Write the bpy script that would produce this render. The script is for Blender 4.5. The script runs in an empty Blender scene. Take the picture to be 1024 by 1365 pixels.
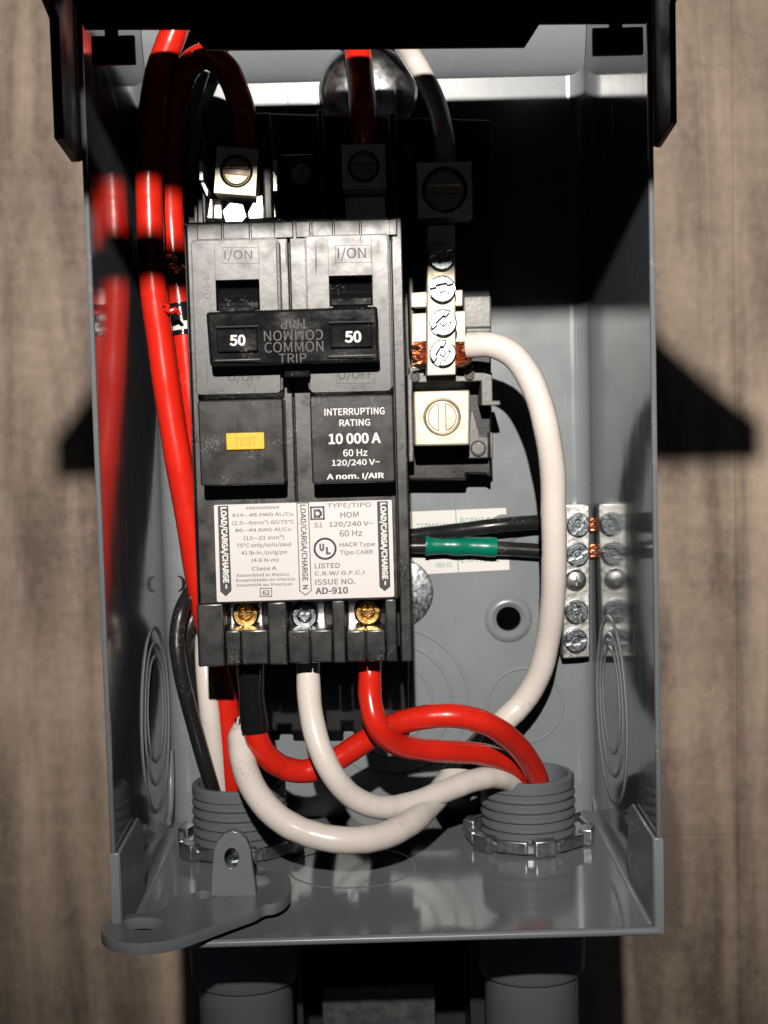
import bpy, bmesh, math, random
from mathutils import Vector, Matrix
from mathutils.geometry import tessellate_polygon
random.seed(7)
S = bpy.context.scene
COL = S.collection
MM = 0.001
# ------------------------------------------------------------------ camera
# working coordinates are millimetres (X right, Z up, d out of the box towards the viewer); world = (X, -d, Z)
CAMD, FPX, IW, IH = 442.0, 1980.8, 1024.0, 1365.0
yaw, pitch, roll = 0.0070, -0.0768, -0.0261
F = Vector((math.sin(yaw)*math.cos(pitch), math.cos(yaw)*math.cos(pitch), math.sin(pitch)))
r0 = F.cross(Vector((0, 0, 1))).normalized(); u0 = r0.cross(F)
RT = math.cos(roll)*r0 + math.sin(roll)*u0
UP = -math.sin(roll)*r0 + math.cos(roll)*u0
cam = bpy.data.cameras.new('camera'); camo = bpy.data.objects.new('camera', cam); COL.objects.link(camo)
camo.matrix_world = Matrix(((RT.x, UP.x, -F.x, 0), (RT.y, UP.y, -F.y, -CAMD*MM), (RT.z, UP.z, -F.z, 0), (0, 0, 0, 1)))
cam.sensor_width = 36.0; cam.lens = 36.0*FPX/IH; cam.clip_start = 0.01; cam.clip_end = 50
cam.dof.use_dof = True; cam.dof.focus_distance = 0.372; cam.dof.aperture_fstop = 36
S.camera = camo
# ------------------------------------------------------------------ world (night) and the one torch
wd = bpy.data.worlds.new('World'); S.world = wd; wd.use_nodes = True
bg = wd.node_tree.nodes['Background']; bg.inputs[0].default_value = (0.55, 0.6, 0.7, 1); bg.inputs[1].default_value = 0.024
LX, LZ, LD = -10.5, 174.5, 650.0
sp = bpy.data.lights.new('torch', 'SPOT'); spo = bpy.data.objects.new('torch', sp); COL.objects.link(spo)
sp.energy = 23.8; sp.color = (1.0, 0.935, 0.855); sp.shadow_soft_size = 0.0042
sp.spot_size = math.radians(58); sp.spot_blend = 1.0
spo.location = (LX*MM, -LD*MM, LZ*MM)
tgt = Vector((52*MM, 245*MM, 62*MM))
spo.rotation_euler = (tgt - spo.location).to_track_quat('-Z', 'Y').to_euler()
S.view_settings.view_transform = 'Standard'; S.view_settings.look = 'None'
S.view_settings.exposure = 0.0; S.view_settings.gamma = 1.0
S.render.engine = 'CYCLES'
S.cycles.use_denoising = True
S.cycles.max_bounces = 8; S.cycles.diffuse_bounces = 0; S.cycles.glossy_bounces = 5; S.cycles.caustics_reflective = True
S.cycles.sample_clamp_indirect = 4.0

# ------------------------------------------------------------------ frames
class Frame:
    """local (u, v, n) mm -> (X, Z, d) mm"""
    def __init__(s, o=(0, 0, 0), tilt=0.0):
        s.o = Vector(o); c, k = math.cos(tilt), math.sin(tilt)
        s.u = Vector((1, 0, 0)); s.v = Vector((0, c, k)); s.n = Vector((0, -k, c))
    def __call__(s, p):
        q = s.o + s.u*p[0] + s.v*p[1] + s.n*p[2]
        return Vector((q.x*MM, -q.z*MM, q.y*MM))
    def dirv(s, p):
        q = s.u*p[0] + s.v*p[1] + s.n*p[2]
        return Vector((q.x, -q.z, q.y))
    def px(s, x, y, n=0.0):
        R = ray(x, y); A = Vector((0, 0, CAMD)) - (s.o + s.n*n)
        t = -A.dot(s.n)/R.dot(s.n); q = A + R*t
        return (q.dot(s.u), q.dot(s.v))
def ray(x, y):
    w = F + RT*((x-IW/2)/FPX) - UP*((y-IH/2)/FPX)
    return Vector((w.x, w.z, -w.y))
BASE = Frame()
def at(x, y, d):
    u, v = BASE.px(x, y, d); return (u, v, d)
def atZ(x, y, Z):
    R = ray(x, y); t = Z/R.y
    return (R.x*t, Z, CAMD + R.z*t)
def atX(x, y, X):
    R = ray(x, y); t = X/R.x
    return (X, R.y*t, CAMD + R.z*t)

# ------------------------------------------------------------------ materials
def mat(name, col, rough=0.4, metal=0.0, var=0.12, scale=60.0, bump=0.0, bscale=900.0, specks=0.0, speckcol=(0.45, 0.43, 0.4), coat=0.0,
        rvar=0.08, scratch=0.0, stretch=(1, 1, 1), spec=0.5, sss=0.0):
    m = bpy.data.materials.new(name); m.use_nodes = True
    nt = m.node_tree; N = nt.nodes; L = nt.links; b = N['Principled BSDF']
    tc = N.new('ShaderNodeTexCoord'); mp = N.new('ShaderNodeMapping'); mp.inputs['Scale'].default_value = stretch
    L.new(tc.outputs['Object'], mp.inputs['Vector'])
    n1 = N.new('ShaderNodeTexNoise'); n1.inputs['Scale'].default_value = scale; n1.inputs['Detail'].default_value = 6
    L.new(mp.outputs[0], n1.inputs['Vector'])
    rp = N.new('ShaderNodeValToRGB')
    rp.color_ramp.elements[0].position = 0.3; rp.color_ramp.elements[1].position = 0.7
    rp.color_ramp.elements[0].color = tuple(max(0, c*(1-var)) for c in col) + (1,)
    rp.color_ramp.elements[1].color = tuple(min(1, c*(1+var)) for c in col) + (1,)
    L.new(n1.outputs['Fac'], rp.inputs[0]); colout = rp.outputs[0]
    if specks > 0:
        n2 = N.new('ShaderNodeTexNoise'); n2.inputs['Scale'].default_value = 1500; n2.inputs['Detail'].default_value = 3
        L.new(tc.outputs['Object'], n2.inputs['Vector'])
        n3 = N.new('ShaderNodeTexNoise'); n3.inputs['Scale'].default_value = 140
        L.new(tc.outputs['Object'], n3.inputs['Vector'])
        mu = N.new('ShaderNodeMath'); mu.operation = 'MULTIPLY'; L.new(n2.outputs['Fac'], mu.inputs[0]); L.new(n3.outputs['Fac'], mu.inputs[1])
        mr = N.new('ShaderNodeMapRange'); mr.inputs[1].default_value = 0.36; mr.inputs[2].default_value = 0.43; mr.inputs[4].default_value = specks
        L.new(mu.outputs[0], mr.inputs[0])
        mx = N.new('ShaderNodeMix'); mx.data_type = 'RGBA'; mx.inputs['B'].default_value = speckcol + (1,)
        L.new(mr.outputs[0], mx.inputs['Factor']); L.new(colout, mx.inputs['A']); colout = mx.outputs['Result']
    L.new(colout, b.inputs['Base Color'])
    mr = N.new('ShaderNodeMapRange'); mr.inputs[3].default_value = max(0.02, rough-rvar); mr.inputs[4].default_value = rough+rvar
    mr.inputs[1].default_value = 0.3; mr.inputs[2].default_value = 0.7
    n4 = N.new('ShaderNodeTexNoise'); n4.inputs['Scale'].default_value = scale*2.3; n4.inputs['Detail'].default_value = 5
    L.new(tc.outputs['Object'], n4.inputs['Vector']); L.new(n4.outputs['Fac'], mr.inputs[0])
    rout = mr.outputs[0]
    if scratch > 0:
        m2 = N.new('ShaderNodeMapping'); m2.inputs['Scale'].default_value = (1, 1, 0.06); m2.inputs['Rotation'].default_value = (0.1, 0.5, 0.15)
        L.new(tc.outputs['Object'], m2.inputs['Vector'])
        n5 = N.new('ShaderNodeTexNoise'); n5.inputs['Scale'].default_value = 900; n5.inputs['Detail'].default_value = 2
        L.new(m2.outputs[0], n5.inputs['Vector'])
        m3 = N.new('ShaderNodeMapRange'); m3.inputs[1].default_value = 0.66; m3.inputs[2].default_value = 0.74; m3.inputs[4].default_value = scratch
        L.new(n5.outputs['Fac'], m3.inputs[0])
        ad = N.new('ShaderNodeMath'); ad.operation = 'ADD'; L.new(rout, ad.inputs[0]); L.new(m3.outputs[0], ad.inputs[1]); rout = ad.outputs[0]
    L.new(rout, b.inputs['Roughness'])
    b.inputs['Metallic'].default_value = metal
    b.inputs['Specular IOR Level'].default_value = spec
    b.inputs['Coat Weight'].default_value = coat; b.inputs['Coat Roughness'].default_value = 0.12
    if sss: b.inputs['Subsurface Weight'].default_value = sss; b.inputs['Subsurface Scale'].default_value = 0.002; b.inputs['Subsurface Radius'].default_value = (1, .5, .3)
    if bump > 0:
        n6 = N.new('ShaderNodeTexNoise'); n6.inputs['Scale'].default_value = bscale; n6.inputs['Detail'].default_value = 4
        L.new(mp.outputs[0], n6.inputs['Vector'])
        bp = N.new('ShaderNodeBump'); bp.inputs['Strength'].default_value = bump; bp.inputs['Distance'].default_value = 0.0004
        L.new(n6.outputs['Fac'], bp.inputs['Height']); L.new(bp.outputs[0], b.inputs['Normal'])
    return m
M = {}
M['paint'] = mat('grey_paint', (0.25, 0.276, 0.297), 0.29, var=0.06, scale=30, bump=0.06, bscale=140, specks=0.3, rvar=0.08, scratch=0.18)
M['gloss_paint_shaded'] = mat('glossy_grey_paint_shaded', (0.16, 0.176, 0.19), 0.085, var=0.05, scale=40, bump=0.10, bscale=75, specks=0.25, rvar=0.035, scratch=0.3, coat=0.3, stretch=(1, 1, .35))  # same box paint, darkened to put the side walls' shade into the colour
M['floor'] = mat('floor_grey_paint', (0.26, 0.287, 0.31), 0.10, var=0.06, scale=30, bump=0.05, bscale=90, specks=0.18, rvar=0.04, scratch=0.2)
M['paint_thick'] = mat('grey_dip_paint', (0.21, 0.228, 0.25), 0.22, var=0.06, scale=60, bump=0.05, bscale=200)
M['lid'] = mat('black_lid_paint', (0.008, 0.008, 0.009), 0.42, var=0.1, bump=0.05, bscale=300, spec=0.15)
M['base'] = mat('black_moulded_plastic', (0.012, 0.012, 0.013), 0.38, var=0.2, specks=0.12, bump=0.08)
M['sheen_plastic'] = mat('scuffed_black_plastic_sheen', (0.15, 0.147, 0.142), 0.42, spec=0.85, var=0.35, specks=0.4, bump=0.15)  # scuffed black plastic, its sheen put into a lighter base colour
M['case'] = mat('breaker_plastic', (0.018, 0.018, 0.019), 0.36, spec=0.85, var=0.3, scale=90, specks=0.18, bump=0.05, bscale=700, scratch=0.2, rvar=0.1)
M['face'] = mat('breaker_face_plastic', (0.032, 0.031, 0.031), 0.38, spec=0.85, var=0.25, scale=120, specks=0.18, bump=0.045, bscale=600, scratch=0.2, rvar=0.08)
M['gloss'] = mat('handle_plastic', (0.008, 0.008, 0.009), 0.14, var=0.2, specks=0.2, bump=0.08)
M['block'] = mat('block_plastic', (0.014, 0.014, 0.015), 0.33, var=0.3, scale=100, specks=0.18, bump=0.05, bscale=500, scratch=0.2, rvar=0.08)
M['label'] = mat('label_paper', (0.74, 0.70, 0.70), 0.5, var=0.03, scale=30)
M['sticker'] = mat('sticker_paper', (0.82, 0.80, 0.78), 0.5, var=0.05, scale=60)
M['ink'] = mat('label_ink', (0.10, 0.095, 0.11), 0.5, var=0.25, scale=300)
M['inkgrey'] = mat('grey_ink', (0.23, 0.21, 0.22), 0.5, var=0.25, scale=300)
M['inkdark'] = mat('dark_print', (0.055, 0.052, 0.062), 0.45, var=0.1)
M['inkgreen'] = mat('green_ink', (0.06, 0.42, 0.27), 0.5, var=0.3, scale=300)
M['white'] = mat('white_print', (0.80, 0.79, 0.77), 0.5, var=0.08, scale=400)
M['emboss'] = mat('moulded_letter', (0.045, 0.036, 0.034), 0.55, var=0.3)
M['embossdark'] = mat('raised_letter', (0.014, 0.014, 0.014), 0.42, var=0.3)
M['embosslight'] = mat('moulded_letter_worn', (0.12, 0.115, 0.11), 0.5, var=0.3)
M['yellow'] = mat('yellow_plastic', (0.72, 0.47, 0.02), 0.4, var=0.06)
M['yellowdark'] = mat('yellow_letter', (0.58, 0.36, 0.015), 0.45, var=0.1)
M['red'] = mat('red_insulation', (0.78, 0.022, 0.010), 0.26, var=0.08, scale=80, bump=0.05, bscale=260, specks=0.12, speckcol=(.75, .3, .25), rvar=0.06, coat=0.2)
M['whitewire'] = mat('white_insulation', (0.86, 0.785, 0.735), 0.3, var=0.05, scale=70, bump=0.05, bscale=260, specks=0.25, speckcol=(.2, .15, .12), coat=0.15)
M['blackwire'] = mat('black_insulation', (0.018, 0.018, 0.019), 0.27, var=0.2, bump=0.15, bscale=300, specks=0.2)
M['tape'] = mat('black_tape', (0.010, 0.010, 0.011), 0.13, var=0.1, bump=0.35, bscale=120)
M['green'] = mat('green_tape', (0.0, 0.20, 0.13), 0.3, var=0.12, bump=0.15, bscale=200)
M['pvc'] = mat('grey_pvc', (0.155, 0.168, 0.19), 0.42, var=0.08, bump=0.05)
M['zinc'] = mat('zinc_plate', (0.60, 0.65, 0.68), 0.38, metal=1.0, var=0.25, scale=400, bump=0.18, bscale=700, rvar=0.14)
M['screwzinc'] = mat('zinc_screw', (0.34, 0.38, 0.40), 0.33, metal=1.0, var=0.3, scale=900, bump=0.1, bscale=900, rvar=0.12)
M['nut'] = mat('cast_zinc', (0.50, 0.52, 0.53), 0.36, metal=1.0, var=0.2, scale=300, bump=0.15, bscale=500)
M['alu'] = mat('aluminium_bar', (0.72, 0.72, 0.70), 0.36, metal=1.0, var=0.15, scale=300, bump=0.15, bscale=500, rvar=0.1, stretch=(1, 1, .2))
M['tin'] = mat('tin_plate', (0.66, 0.60, 0.48), 0.58, metal=0.85, var=0.08, scale=200, bump=0.08, bscale=500)
M['tindull'] = mat('tin_screw', (0.50, 0.42, 0.32), 0.48, metal=0.8, var=0.15, scale=300, bump=0.1)
M['chrome'] = mat('bright_plug', (0.72, 0.73, 0.74), 0.24, metal=1.0, var=0.06, scale=200, bump=0.06, bscale=250, rvar=0.06)
M['brass'] = mat('brass_screw', (0.83, 0.55, 0.20), 0.28, metal=1.0, var=0.2, scale=500, bump=0.2, bscale=700)
M['copper'] = mat('copper_strand', (0.85, 0.36, 0.20), 0.30, metal=1.0, var=0.15, scale=400)
M['steel'] = mat('dark_steel', (0.055, 0.054, 0.055), 0.45, var=0.2, bump=0.1)
M['galv'] = mat('dull_galvanised', (0.22, 0.22, 0.22), 0.5, metal=0.7, var=0.3, scale=300)

def wall_mat():
    m = bpy.data.materials.new('painted_wood_wall'); m.use_nodes = True
    nt = m.node_tree; N = nt.nodes; L = nt.links; b = N['Principled BSDF']
    tc = N.new('ShaderNodeTexCoord')
    def noise(sc, scale, det, rot=(0, 0, 0), dist=0.0):
        mp = N.new('ShaderNodeMapping'); mp.inputs['Scale'].default_value = sc; mp.inputs['Rotation'].default_value = rot
        L.new(tc.outputs['Object'], mp.inputs[0])
        n = N.new('ShaderNodeTexNoise'); n.inputs['Scale'].default_value = scale; n.inputs['Detail'].default_value = det
        n.inputs['Distortion'].default_value = dist; L.new(mp.outputs[0], n.inputs['Vector']); return n.outputs['Fac']
    grain = noise((1, 1, 0.13), 40, 9, (0, 0.17, 0), 1.2)
    big = noise((1, 1, 0.45), 14, 4, (0, 0.3, 0), 0.6)
    fine = noise((1, 1, 0.8), 240, 4)
    wv = noise((0.25, 1, 1.6), 55, 4, (0, 0.1, 0))
    def math_(op, a, b_):
        n = N.new('ShaderNodeMath'); n.operation = op
        for i, v in enumerate((a, b_)):
            if isinstance(v, (int, float)): n.inputs[i].default_value = v
            else: L.new(v, n.inputs[i])
        return n.outputs[0]
    mw = N.new('ShaderNodeMapping'); mw.inputs['Scale'].default_value = (1, 1, 0.22); mw.inputs['Rotation'].default_value = (0, 0.16, 0)
    L.new(tc.outputs['Object'], mw.inputs[0])
    wt = N.new('ShaderNodeTexWave'); wt.bands_direction = 'X'; wt.inputs['Scale'].default_value = 9; wt.inputs['Distortion'].default_value = 7
    wt.inputs['Detail'].default_value = 4; wt.inputs['Detail Scale'].default_value = 1.6; L.new(mw.outputs[0], wt.inputs['Vector'])
    s = math_('ADD', math_('MULTIPLY', grain, 0.40), math_('MULTIPLY', big, 0.3))
    s = math_('ADD', s, math_('MULTIPLY', fine, 0.14)); s = math_('ADD', s, math_('MULTIPLY', wt.outputs['Fac'], 0.06)); s = math_('ADD', s, math_('MULTIPLY', wv, 0.10))
    rp = N.new('ShaderNodeValToRGB'); e = rp.color_ramp.elements
    e[0].position = 0.40; e[0].color = (0.22, 0.165, 0.130, 1); e[1].position = 0.64; e[1].color = (0.74, 0.572, 0.445, 1)
    L.new(s, rp.inputs[0]); L.new(rp.outputs[0], b.inputs['Base Color'])
    b.inputs['Roughness'].default_value = 0.6
    bp = N.new('ShaderNodeBump'); bp.inputs['Strength'].default_value = 0.35; bp.inputs['Distance'].default_value = 0.0015
    L.new(s, bp.inputs['Height']); L.new(bp.outputs[0], b.inputs['Normal'])
    return m
M['wall'] = wall_mat()

# ------------------------------------------------------------------ mesh builder
ORIGIN = {}
def smooth_catmull(P, n=10):
    P = [Vector(p) for p in P]; Q = [P[0]*2-P[1]] + P + [P[-1]*2-P[-2]]; out = []
    for i in range(1, len(Q)-2):
        p0, p1, p2, p3 = Q[i-1], Q[i], Q[i+1], Q[i+2]
        t0 = 0; t1 = t0+max(1e-6, (p1-p0).length)**.5; t2 = t1+max(1e-6, (p2-p1).length)**.5; t3 = t2+max(1e-6, (p3-p2).length)**.5
        for k in range(n):
            t = t1+(t2-t1)*k/n
            a1 = p0*((t1-t)/(t1-t0))+p1*((t-t0)/(t1-t0)); a2 = p1*((t2-t)/(t2-t1))+p2*((t-t1)/(t2-t1)); a3 = p2*((t3-t)/(t3-t2))+p3*((t-t2)/(t3-t2))
            b1 = a1*((t2-t)/(t2-t0))+a2*((t-t0)/(t2-t0)); b2 = a2*((t3-t)/(t3-t1))+a3*((t-t1)/(t3-t1))
            out.append(b1*((t2-t)/(t2-t1))+b2*((t-t1)/(t2-t1)))
    out.append(P[-1]); return out
def rounded(x0, x1, y0, y1, r, k=5):
    out = []
    for cx, cy, a0 in ((x1-r, y1-r, 0), (x0+r, y1-r, 90), (x0+r, y0+r, 180), (x1-r, y0+r, 270)):
        for i in range(k+1):
            a = math.radians(a0+90*i/k); out.append((cx+r*math.cos(a), cy+r*math.sin(a)))
    return out
def chaikin(P, k=2):
    for _ in range(k):
        Q = []
        for i in range(len(P)):
            a, b = P[i], P[(i+1) % len(P)]
            Q += [(a[0]*.75+b[0]*.25, a[1]*.75+b[1]*.25), (a[0]*.25+b[0]*.75, a[1]*.25+b[1]*.75)]
        P = Q
    return P
def circle(cx, cy, r, k=28, ry=None):
    return [(cx+r*math.cos(2*math.pi*i/k), cy+(ry or r)*math.sin(2*math.pi*i/k)) for i in range(k)]
class Mb:
    def __init__(s, fr=BASE): s.fr = fr; s.bm = bmesh.new()
    def _add(s, t, bev=0.0, seg=2, curved=False):
        bmesh.ops.remove_doubles(t, verts=t.verts, dist=1e-5)
        bmesh.ops.recalc_face_normals(t, faces=t.faces)
        if bev:
            ed = [e for e in t.edges if len(e.link_faces) == 2 and e.calc_face_angle(0) > 0.6]
            rs = bmesh.ops.bevel(t, geom=ed, offset=bev, segments=seg, affect='EDGES', profile=0.5, clamp_overlap=True)
            for f in rs['faces']: f.smooth = True
        if curved:
            for f in t.faces: f.smooth = True
        me = bpy.data.meshes.new('tmp'); t.to_mesh(me); t.free(); s.bm.from_mesh(me); bpy.data.meshes.remove(me)
        return s
    def plate(s, poly, n0, n1, holes=(), bev=0.0, T=None, seg=2):
        T = T or (lambda p: p); t = bmesh.new(); loops = [list(poly)] + [list(h) for h in holes]
        lo = []; hi = []
        for lp in loops:
            lo.append([t.verts.new(T((x, y, n0))) for x, y in lp]); hi.append([t.verts.new(T((x, y, n1))) for x, y in lp])
        for a, b in zip(lo, hi):
            for i in range(len(a)):
                f = t.faces.new((a[i], a[(i+1) % len(a)], b[(i+1) % len(a)], b[i])); f.smooth = len(a) > 12
        if holes:
            fl = [v for a in lo for v in a]; fh = [v for a in hi for v in a]
            tri = tessellate_polygon([[Vector((x, y, 0)) for x, y in lp] for lp in loops])
            for q in tri:
                for vv in (fl, fh):
                    try: t.faces.new([vv[i] for i in q])
                    except ValueError: pass
        else:
            t.faces.new(lo[0]); t.faces.new(hi[0])
        return s._add(t, bev, seg)
    def box(s, u0, u1, v0, v1, n0, n1, bev=0.0, seg=2):
        return s.plate([(u0, v0), (u1, v0), (u1, v1), (u0, v1)], n0, n1, bev=bev, seg=seg)
    def boxpx(s, x0, y0, x1, y1, n0, n1, bev=0.0):
        a = s.fr.px(x0, (y0+y1)/2, n1)[0]; b = s.fr.px(x1, (y0+y1)/2, n1)[0]
        c = s.fr.px((x0+x1)/2, y1, n1)[1]; d = s.fr.px((x0+x1)/2, y0, n1)[1]
        return s.box(a, b, c, d, n0, n1, bev)
    def platepx(s, poly, n0, n1, holes=(), bev=0.0):
        return s.plate([s.fr.px(x, y, n1) for x, y in poly], n0, n1, [[s.fr.px(x, y, n1) for x, y in h] for h in holes], bev)
    def lathe(s, prof, c, axis=(0, 0, 1), seg=32, arc=None):
        ax = Vector(axis).normalized(); e1 = ax.orthogonal().normalized(); e2 = ax.cross(e1); c = Vector(c); t = bmesh.new()
        rings = []
        for r, h in prof:
            rings.append([t.verts.new(c+ax*h+(e1*math.cos(2*math.pi*i/seg)+e2*math.sin(2*math.pi*i/seg))*max(r, 1e-4)) for i in range(seg)])
        for a, b in zip(rings, rings[1:]):
            for i in range(seg): t.faces.new((a[i], a[(i+1) % seg], b[(i+1) % seg], b[i]))
        return s._add(t, curved=True)
    def cyl(s, c, r, h0, h1, axis=(0, 0, 1), seg=28, bev=0.15):
        return s.lathe([(0, h0), (r, h0), (r, h1-bev), (r-bev, h1), (0, h1)], c, axis, seg)
    def torus(s, c, R, r, axis=(0, 0, 1), seg=56, flat=1.0):
        prof = [(R+r*math.cos(a), r*flat*math.sin(a)) for a in [2*math.pi*i/8 for i in range(9)]]
        return s.lathe(prof, c, axis, seg)
    def tube(s, P, r, seg=18, rf=None, caps=True, n=10, smooth=True):
        Q = smooth_catmull(P, n) if smooth else [Vector(p) for p in P]
        t = bmesh.new(); rings = []; e1 = None
        for i, q in enumerate(Q):
            T = (Q[min(i+1, len(Q)-1)]-Q[max(i-1, 0)]).normalized()
            if e1 is None: e1 = T.orthogonal().normalized()
            e1 = (e1-T*e1.dot(T)).normalized(); e2 = T.cross(e1)
            rr = r*(rf(i/(len(Q)-1)) if rf else 1)*(1+.012*math.sin(i*.53+q.x*.31)+.008*math.sin(i*1.31+q.y))
            rings.append([t.verts.new(q+(e1*math.cos(2*math.pi*k/seg)+e2*math.sin(2*math.pi*k/seg))*rr) for k in range(seg)])
        for a, b in zip(rings, rings[1:]):
            for k in range(seg): t.faces.new((a[k], a[(k+1) % seg], b[(k+1) % seg], b[k]))
        if caps: t.faces.new(rings[0]); t.faces.new(rings[-1])
        return s._add(t, curved=True)
    def done(s, name, m, parent=None, label=None, base=None, ang=0.6):
        bm = s.bm
        org = ORIGIN[parent.name] if parent else (Vector(base) if base is not None else Vector((0, 0, 0)))
        orgw = BASE(org)
        for v in bm.verts: v.co = s.fr(v.co)-orgw
        bm.normal_update()
        for e in bm.edges:
            if len(e.link_faces) == 2 and e.calc_face_angle(0) > ang: e.smooth = False
        me = bpy.data.meshes.new(name); bm.to_mesh(me); bm.free(); me.materials.append(m if not isinstance(m, str) else M[m])
        o = bpy.data.objects.new(name, me); COL.objects.link(o)
        if parent: o.parent = parent
        else: o.location = orgw
        ORIGIN[o.name] = org
        if label: o['label'] = label
        return o
def tag(o, label, cat, group=None):
    o['label'] = label; o['category'] = cat
    if group: o['group'] = group
    return o
def thing(name, label, cat, base, group=None, kind=None):
    o = bpy.data.objects.new(name, None); COL.objects.link(o); o.location = BASE(base); o.empty_display_size = 0.01
    ORIGIN[o.name] = Vector(base); tag(o, label, cat, group)
    return o
FONT = None
try:
    FONT = bpy.data.fonts.load(bpy.utils.system_resource('DATAFILES', path='fonts') + '/Noto Sans CJK Regular.woff2')
except Exception:
    FONT = None
def text_mesh(string, bold):
    cu = bpy.data.curves.new('t', 'FONT'); cu.body = string
    if FONT: cu.font = FONT
    cu.size = 1.0; cu.resolution_u = 4
    cu.offset = bold; cu.fill_mode = 'FRONT'
    ob = bpy.data.objects.new('t', cu); COL.objects.link(ob)
    dg = bpy.context.evaluated_depsgraph_get(); me = bpy.data.meshes.new_from_object(ob.evaluated_get(dg))
    COL.objects.unlink(ob); bpy.data.objects.remove(ob); bpy.data.curves.remove(cu)
    return me
class Letters(Mb):
    """flat print laid on plane n of the frame"""
    def put(s, string, bbox, n, bold=0.0, rot=0, conv=lambda x, y: (x, y), thick=0.0):
        me = text_mesh(string, bold); co = [v.co.copy() for v in me.vertices]
        x0 = min(c.x for c in co); x1 = max(c.x for c in co); y0 = min(c.y for c in co); y1 = max(c.y for c in co)
        ax, ay = conv(bbox[0], bbox[1]); bx, by = conv(bbox[2], bbox[3]); cx, cy = (ax+bx)/2, (ay+by)/2
        U0 = s.fr.px(ax, cy, n)[0]; U1 = s.fr.px(bx, cy, n)[0]; V1 = s.fr.px(cx, ay, n)[1]; V0 = s.fr.px(cx, by, n)[1]
        w, h = (U1-U0), (V1-V0); mu, mv = (U0+U1)/2, (V0+V1)/2
        for v in me.vertices:
            a = (v.co.x-x0)/(x1-x0)-.5; b = (v.co.y-y0)/(y1-y0)-.5
            if rot == 0: p = (mu+a*w, mv+b*h)
            elif rot == 180: p = (mu-a*w, mv-b*h)
            elif rot == -90: p = (mu+b*w, mv-a*h)     # reads downwards
            else: p = (mu-b*w, mv+a*h)
            v.co = (p[0], p[1], n)
        if thick:
            t = bmesh.new(); t.from_mesh(me); g = bmesh.ops.extrude_face_region(t, geom=t.faces[:])
            for v in g['geom']:
                if isinstance(v, bmesh.types.BMVert): v.co.z += thick
            t.to_mesh(me); t.free()
        s.bm.from_mesh(me); bpy.data.meshes.remove(me); return s
    def quad(s, pts, n):
        vs = [s.bm.verts.new((*s.fr.px(x, y, n), n)) for x, y in pts]; s.bm.faces.new(vs); return s
    def outline(s, pts, n, w, closed=True):
        """thin printed line of width w mm"""
        P = [Vector(s.fr.px(x, y, n)) for x, y in pts]; k = len(P)
        for i in range(k if closed else k-1):
            a, b = P[i], P[(i+1) % k]; d = (b-a).normalized(); q = Vector((-d.y, d.x))*w/2; e = d*w/2
            vs = [s.bm.verts.new((*p, n)) for p in (a-q-e, b-q+e, b+q+e, a+q-e)]; s.bm.faces.new(vs)
        return s
def slot_screw(fr, c, r, h, m, parent, name='screw', ang=0.0, style='slot', n0=-1.0, hm=None):
    """round head with a real slot; style combo adds a square recess"""
    ca, sa = math.cos(ang), math.sin(ang)
    T = lambda p: (c[0]+p[0]*ca-p[1]*sa, c[1]+p[0]*sa+p[1]*ca, c[2]+p[2])
    sw = r*0.2
    a = Mb(fr)
    a.lathe([(0, n0), (r, n0), (r, h*0.30), (r*0.95, h*0.36), (0, h*0.36)], c, seg=28)
    if style in ('slot', 'combo'):
        th = [math.asin(sw/(r*0.92))+(math.pi-2*math.asin(sw/(r*0.92)))*i/12 for i in range(13)]
        R = r*0.92
        for sgn in (1, -1):
            arcp = [(R*math.cos(q), sgn*R*math.sin(q)) for q in th]
            if style == 'combo':
                k = r*0.36
                arcp += [(-k, sgn*sw), (-k, sgn*k), (k, sgn*k), (k, sgn*sw)]
            if sgn < 0: arcp.reverse()
            a.plate(arcp, h*0.3, h, bev=r*0.06, T=T, seg=1)
        if style == 'combo':
            k = r*0.2; a.plate([(-k, -k), (k, -k), (k, k), (-k, k)], h*0.3, h*0.7, T=T, bev=r*0.06, seg=1)
    elif style == 'cross':
        a.lathe([(r*.95, h*.36), (r*.8, h*.8), (r*.5, h), (0, h*1.05)], c, seg=24)
        for q in (0, math.pi/2):
            cq, sq = math.cos(q), math.sin(q)
            a.plate([(-r*.5, -r*.1), (r*.5, -r*.1), (r*.5, r*.1), (-r*.5, r*.1)], h, h*1.12, T=lambda p: T((p[0]*cq-p[1]*sq, p[0]*sq+p[1]*cq, p[2])), bev=r*.03, seg=1)
    return a.done(name, m, parent)

# ================================================================== THE SETTING
WD = -245.0
wall = bpy.data.objects.new('wall', None); COL.objects.link(wall); wall.location = BASE((0, -600, WD)); wall['kind'] = 'structure'
ORIGIN['wall'] = Vector((0, -600, WD))
jx = at(979, 500, WD)[0]; jz = at(930, 1113, WD)[1]; jl = at(60, 690, WD)[1]; jm = at(60, 190, WD)[1]
cells = [(-900, -60, -700, 800), (-60, jx, -700, jz), (-60, jx, jz, 800), (jx, 900, -700, jz), (jx, 900, jz, 800)]
g = 0.06
for i, (x0, x1, z0, z1) in enumerate(cells):
    p = Mb().box(x0+g, x1-g, z0+g, z1-g, WD-12, WD - 0.08*(i % 2), bev=0.1).done('panel', 'wall', wall)
Mb().box(-900, 900, -700, 800, WD-20, WD-12.2).done('sheathing', 'wall', wall)
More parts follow.
